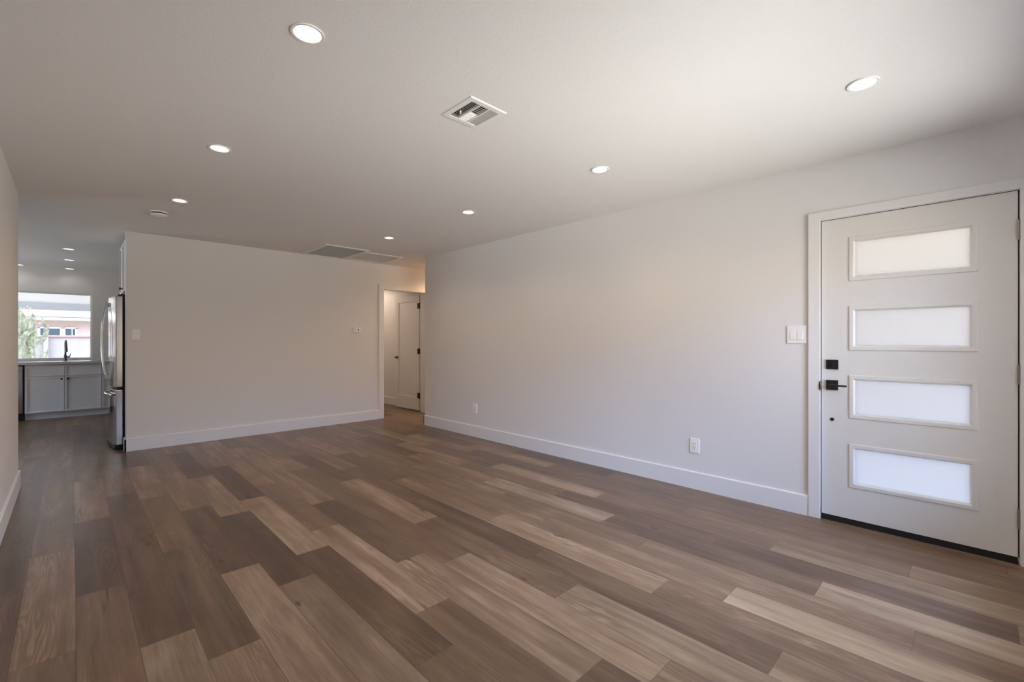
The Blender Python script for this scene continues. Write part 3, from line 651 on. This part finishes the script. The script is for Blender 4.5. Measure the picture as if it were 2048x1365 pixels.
tag(obj('countertop', bm, 'counter', bevel=.003), 'pale stone countertop running below the kitchen window', 'countertop')
t = thing('faucet', 'dark gooseneck pull-down faucet in front of the kitchen window', 'faucet', (-.079, 10.70, .895))
bm = NB(); lathe(bm, [(.026, 0), (.026, .006), (.021, .010), (.020, .09), (.016, .095)], 20); obj('base', bm, 'gunmetal', t, smooth=True)
bm = NB(); pts = [(0, 0, .09), (0, 0, .25)] + bez((0, 0, .25), (0, 0, .365), (.012, -.19, .365), (.012, -.19, .255), 14)[1:]
tube(bm, pts, .0125, 12); obj('spout', bm, 'gunmetal', t, smooth=True)
bm = NB(); tube(bm, [(.012, -.19, .262), (.012, -.19, .235), (.012, -.19, .150)], [.0125, .016, .0175], 14); obj('spray_head', bm, 'gunmetal', t, smooth=True)
bm = NB(); tube(bm, [(.015, 0, .060), (.052, 0, .060)], .012, 12); tube(bm, [(.048, 0, .060), (.056, 0, .085), (.062, 0, .125)], [.008, .006, .005], 10); obj('lever', bm, 'gunmetal', t, smooth=True)

# ------------------------------------------------------------------ back yard seen through the kitchen window
GZ = -0.15
bm = NB(); bx(bm, -40, 45, 11.1, 70, GZ - .1, GZ)
tag(obj('yard_ground', bm, 'ground'), 'pale gravel ground of the back yard', 'ground', kind='structure')
t = thing('patio_cover', 'white patio roof with a grey front beam seen at the top of the kitchen window', 'patio cover', (0, 0, 0))
bm = NB(); bx(bm, -6, 7, 11.0, 16.5, 2.56, 2.66); obj('roof_deck', bm, 'patio', t)
bm = NB()
for k in range(6): bx(bm, -6, 7, 11.6 + k * .85, 11.65 + k * .85, 2.44, 2.56)
obj('rafters', bm, 'patio', t)
bm = NB(); bx(bm, -6, 7, 16.4, 16.5, 2.012, 2.20); obj('beam', bm, 'beam', t)
bm = NB(); bx(bm, -6, 7, 16.42, 16.5, 2.20, 2.56); obj('fascia_board', bm, 'patio', t)
for x in (-5.6, 6.6):
    bm = NB(); bx(bm, x - .06, x + .06, 16.38, 16.5, GZ, 2.012); obj('post', bm, 'beam', t)
t = thing('garden_wall', 'white block wall with a pink cap behind the yard', 'wall', (0, 0, 0))
bm = NB(); bx(bm, -14, 14, 20.0, 20.15, GZ, 1.36); bx(bm, -.62, -.52, 19.85, 20.0, GZ, 1.36); obj('block_face', bm, 'blockwall', t)
bm = NB(); bx(bm, -14, 14, 19.94, 20.2, 1.36, 1.41); obj('wall_cap', bm, 'pinkcap', t, bevel=.006)
t = thing('neighbor_house', 'tan house with a low white roof beyond the block wall', 'house', (0, 0, 0))
bm = NB(); bx(bm, -14, 14, 27.0, 34, GZ, 2.1); obj('house_wall', bm, 'stucco_tan', t)
bm = NB(); bx(bm, -14.6, 14.6, 26.4, 26.46, 2.085, 2.22); obj('fascia_board', bm, 'fascia', t)
bm = NB(); bx(bm, -14.6, 14.6, 26.38, 26.47, 2.22, 2.245); obj('drip_edge', bm, 'pinkcap', t)
bm = NB(); prism(bm, [(26.4, 2.21), (26.4, 2.25), (31.8, 2.78), (37, 2.25), (37, 2.21)], 'x', -14.6, 14.6); obj('roof', bm, 'roof', t)
bm = NB()
for a_, b_ in ((-1.02, -.94), (-.36, -.20), (.10, .17)): bx(bm, a_, b_, 26.96, 27.0, 1.44, 1.80)
bx(bm, -1.02, .17, 26.96, 27.0, 1.76, 1.82); bx(bm, -1.02, .17, 26.96, 27.0, 1.38, 1.44); bx(bm, -.01, .02, 26.97, 27.0, 1.44, 1.76); fr = obj('window_frame', bm, 'whiteframe', t)
bm = NB(); bx(bm, -.94, -.36, 26.985, 26.995, 1.44, 1.76); bx(bm, -.20, .10, 26.985, 26.995, 1.44, 1.76); obj('window_pane', bm, 'darkglass', fr)
def cactus_arm(bm_, pts, r, ribs=10, rnd_=random.Random(3)):
    pts = [Vector(p) for p in pts]; rings = []; seg = ribs * 2; up = None; n_ = len(pts)
    for i, p in enumerate(pts):
        d = (pts[min(i + 1, n_ - 1)] - pts[max(i - 1, 0)]).normalized()
        if up is None: up = Vector((0, 1, 0))
        s = d.cross(up).normalized(); up = s.cross(d).normalized(); f = 1.0
        tt = i / (n_ - 1)
        if tt > .85: f = math.sqrt(max(.02, 1 - ((tt - .85) / .15) ** 2))
        rings.append([bm_.verts.new(p + (s * math.cos(2 * PI * k / seg) + up * math.sin(2 * PI * k / seg)) * r * f * (1.0 if k % 2 == 0 else .80) * rnd_.uniform(.9, 1.12)) for k in range(seg)])
    for a_, c_ in zip(rings, rings[1:]):
        for k in range(seg): bm_.faces.new((a_[k], a_[(k + 1) % seg], c_[(k + 1) % seg], c_[k]))
    bm_.faces.new(rings[0][::-1]); bm_.faces.new(rings[-1])
t = thing('cactus', 'tall pale green branching cactus at the left of the kitchen window', 'cactus', (0, 0, 0))
bm = NB(); cactus_arm(bm, [(-.86, 15, GZ + i * (2.12) / 16) for i in range(17)], .13); obj('trunk', bm, 'cactus', t)
bm = NB(); cactus_arm(bm, [(-.69, 15.1, GZ + i * (1.78) / 14) for i in range(15)], .095); obj('stem', bm, 'cactus', t)
bm = NB(); cactus_arm(bm, [(-1.05, 15.1, GZ + i * (1.95) / 14) for i in range(15)], .12); obj('stem', bm, 'cactus', t)
bm = NB(); cactus_arm(bm, bez((-.70, 14.95, 1.18), (-.52, 14.95, 1.10), (-.40, 14.95, 1.25), (-.42, 14.95, 1.66), 16), .045); obj('branch', bm, 'cactus', t)
bm = NB(); cactus_arm(bm, bez((-.88, 14.9, 1.3), (-.72, 14.85, 1.35), (-.60, 14.85, 1.45), (-.64, 14.85, 1.86), 14), .05); obj('branch', bm, 'cactus', t)
bm = NB(); cactus_arm(bm, bez((-.44, 14.95, 1.55), (-.50, 14.95, 1.66), (-.46, 14.95, 1.72), (-.50, 14.95, 1.86), 8), .013, 5); obj('branch', bm, 'cactus', t)
def shrub(x, y, h, rad, n_, label, seed):
    rr_ = random.Random(seed); t_ = thing('garden_shrub', label, 'shrub', (0, 0, 0))
    bm_ = NB()
    for k in range(7):
        a_ = rr_.uniform(0, 2 * PI); tube(bm_, bez((x, y, GZ), (x, y, GZ + h * .4), (x + .4 * rad * math.cos(a_), y + .4 * rad * math.sin(a_), GZ + h * .7), (x + .8 * rad * math.cos(a_), y + .8 * rad * math.sin(a_), GZ + h * .95), 6), .008, 5)
    obj('stems', bm_, 'cactus', t_)
    bm_ = NB()
    for k in range(n_):
        a_ = rr_.uniform(0, 2 * PI); q = rad * math.sqrt(rr_.random()); z = GZ + h * (.12 + .88 * rr_.random() * (1 - .35 * q / rad))
        c_ = Vector((x + q * math.cos(a_), y + q * math.sin(a_), z)); d = Vector((rr_.uniform(-1, 1), rr_.uniform(-1, 1), rr_.uniform(-.2, 1))).normalized(); s = d.cross(Vector((rr_.uniform(-1, 1), rr_.uniform(-1, 1), .3))).normalized()
        l_ = rr_.uniform(.05, .10); w_ = l_ * .22
        bm_.faces.new([bm_.verts.new(v) for v in (c_, c_ + d * l_ * .5 + s * w_, c_ + d * l_, c_ + d * l_ * .5 - s * w_)])
    o_ = obj('leaves', bm_, 'leaf', t_); o_['kind'] = 'stuff'
bm = NB(); rq = random.Random(11)
for k in range(900):
    tx, ty, tr, th_ = rq.choice([(-.86, 15, .16, 1.95), (-.86, 15, .16, 1.95), (-1.05, 15.1, .14, 1.78), (-.69, 15.1, .115, 1.6)])
    a_ = rq.uniform(0, 2 * PI); z = GZ + .2 + rq.random() * th_; q = tr * rq.uniform(.75, 1.1)
    c_ = Vector((tx + q * math.cos(a_), ty + q * math.sin(a_), z)); d = Vector((math.cos(a_), math.sin(a_), rq.uniform(-.2, 1.2))).normalized(); s_ = d.cross(Vector((rq.uniform(-1, 1), rq.uniform(-1, 1), .5))).normalized()
    l_ = rq.uniform(.03, .075); w_ = l_ * .35
    bm.faces.new([bm.verts.new(v) for v in (c_, c_ + d * l_ * .5 + s_ * w_, c_ + d * l_, c_ + d * l_ * .5 - s_ * w_)])
lv = obj('leaves', bm, 'leaf', t); lv['kind'] = 'stuff'; lv['label'] = 'small pale leaves along the cactus ribs'
shrub(-.50, 14.4, 1.25, .16, 260, 'small leafy shrub right of the cactus in the yard', 5)
shrub(-1.02, 13.6, 1.05, .30, 420, 'low leafy shrub at the foot of the cactus', 6)
# unseen eaves and porch roof, added to keep sun and sky off the openings
bm = NB(); bx(bm, -3, 7.5, -0.86, YF - TH, 2.50, 2.62); tag(obj('shading_eave', bm, 'patio'), 'unseen white eave added to keep sun out of the front window', 'eave', kind='structure')
bm = NB(); bx(bm, -6.6, -4.52, 5, 11.0, 2.50, 2.62); tag(obj('shading_eave', bm, 'patio'), 'unseen white eave added to keep sun out of the patio door', 'eave', kind='structure')
bm = NB(); bx(bm, XR + TH, 5.7, -2.2, 2.8, 2.50, 2.62); tag(obj('shading_porch_roof', bm, 'patio'), 'unseen white porch roof added to block sky from the front door panes', 'porch', kind='structure')
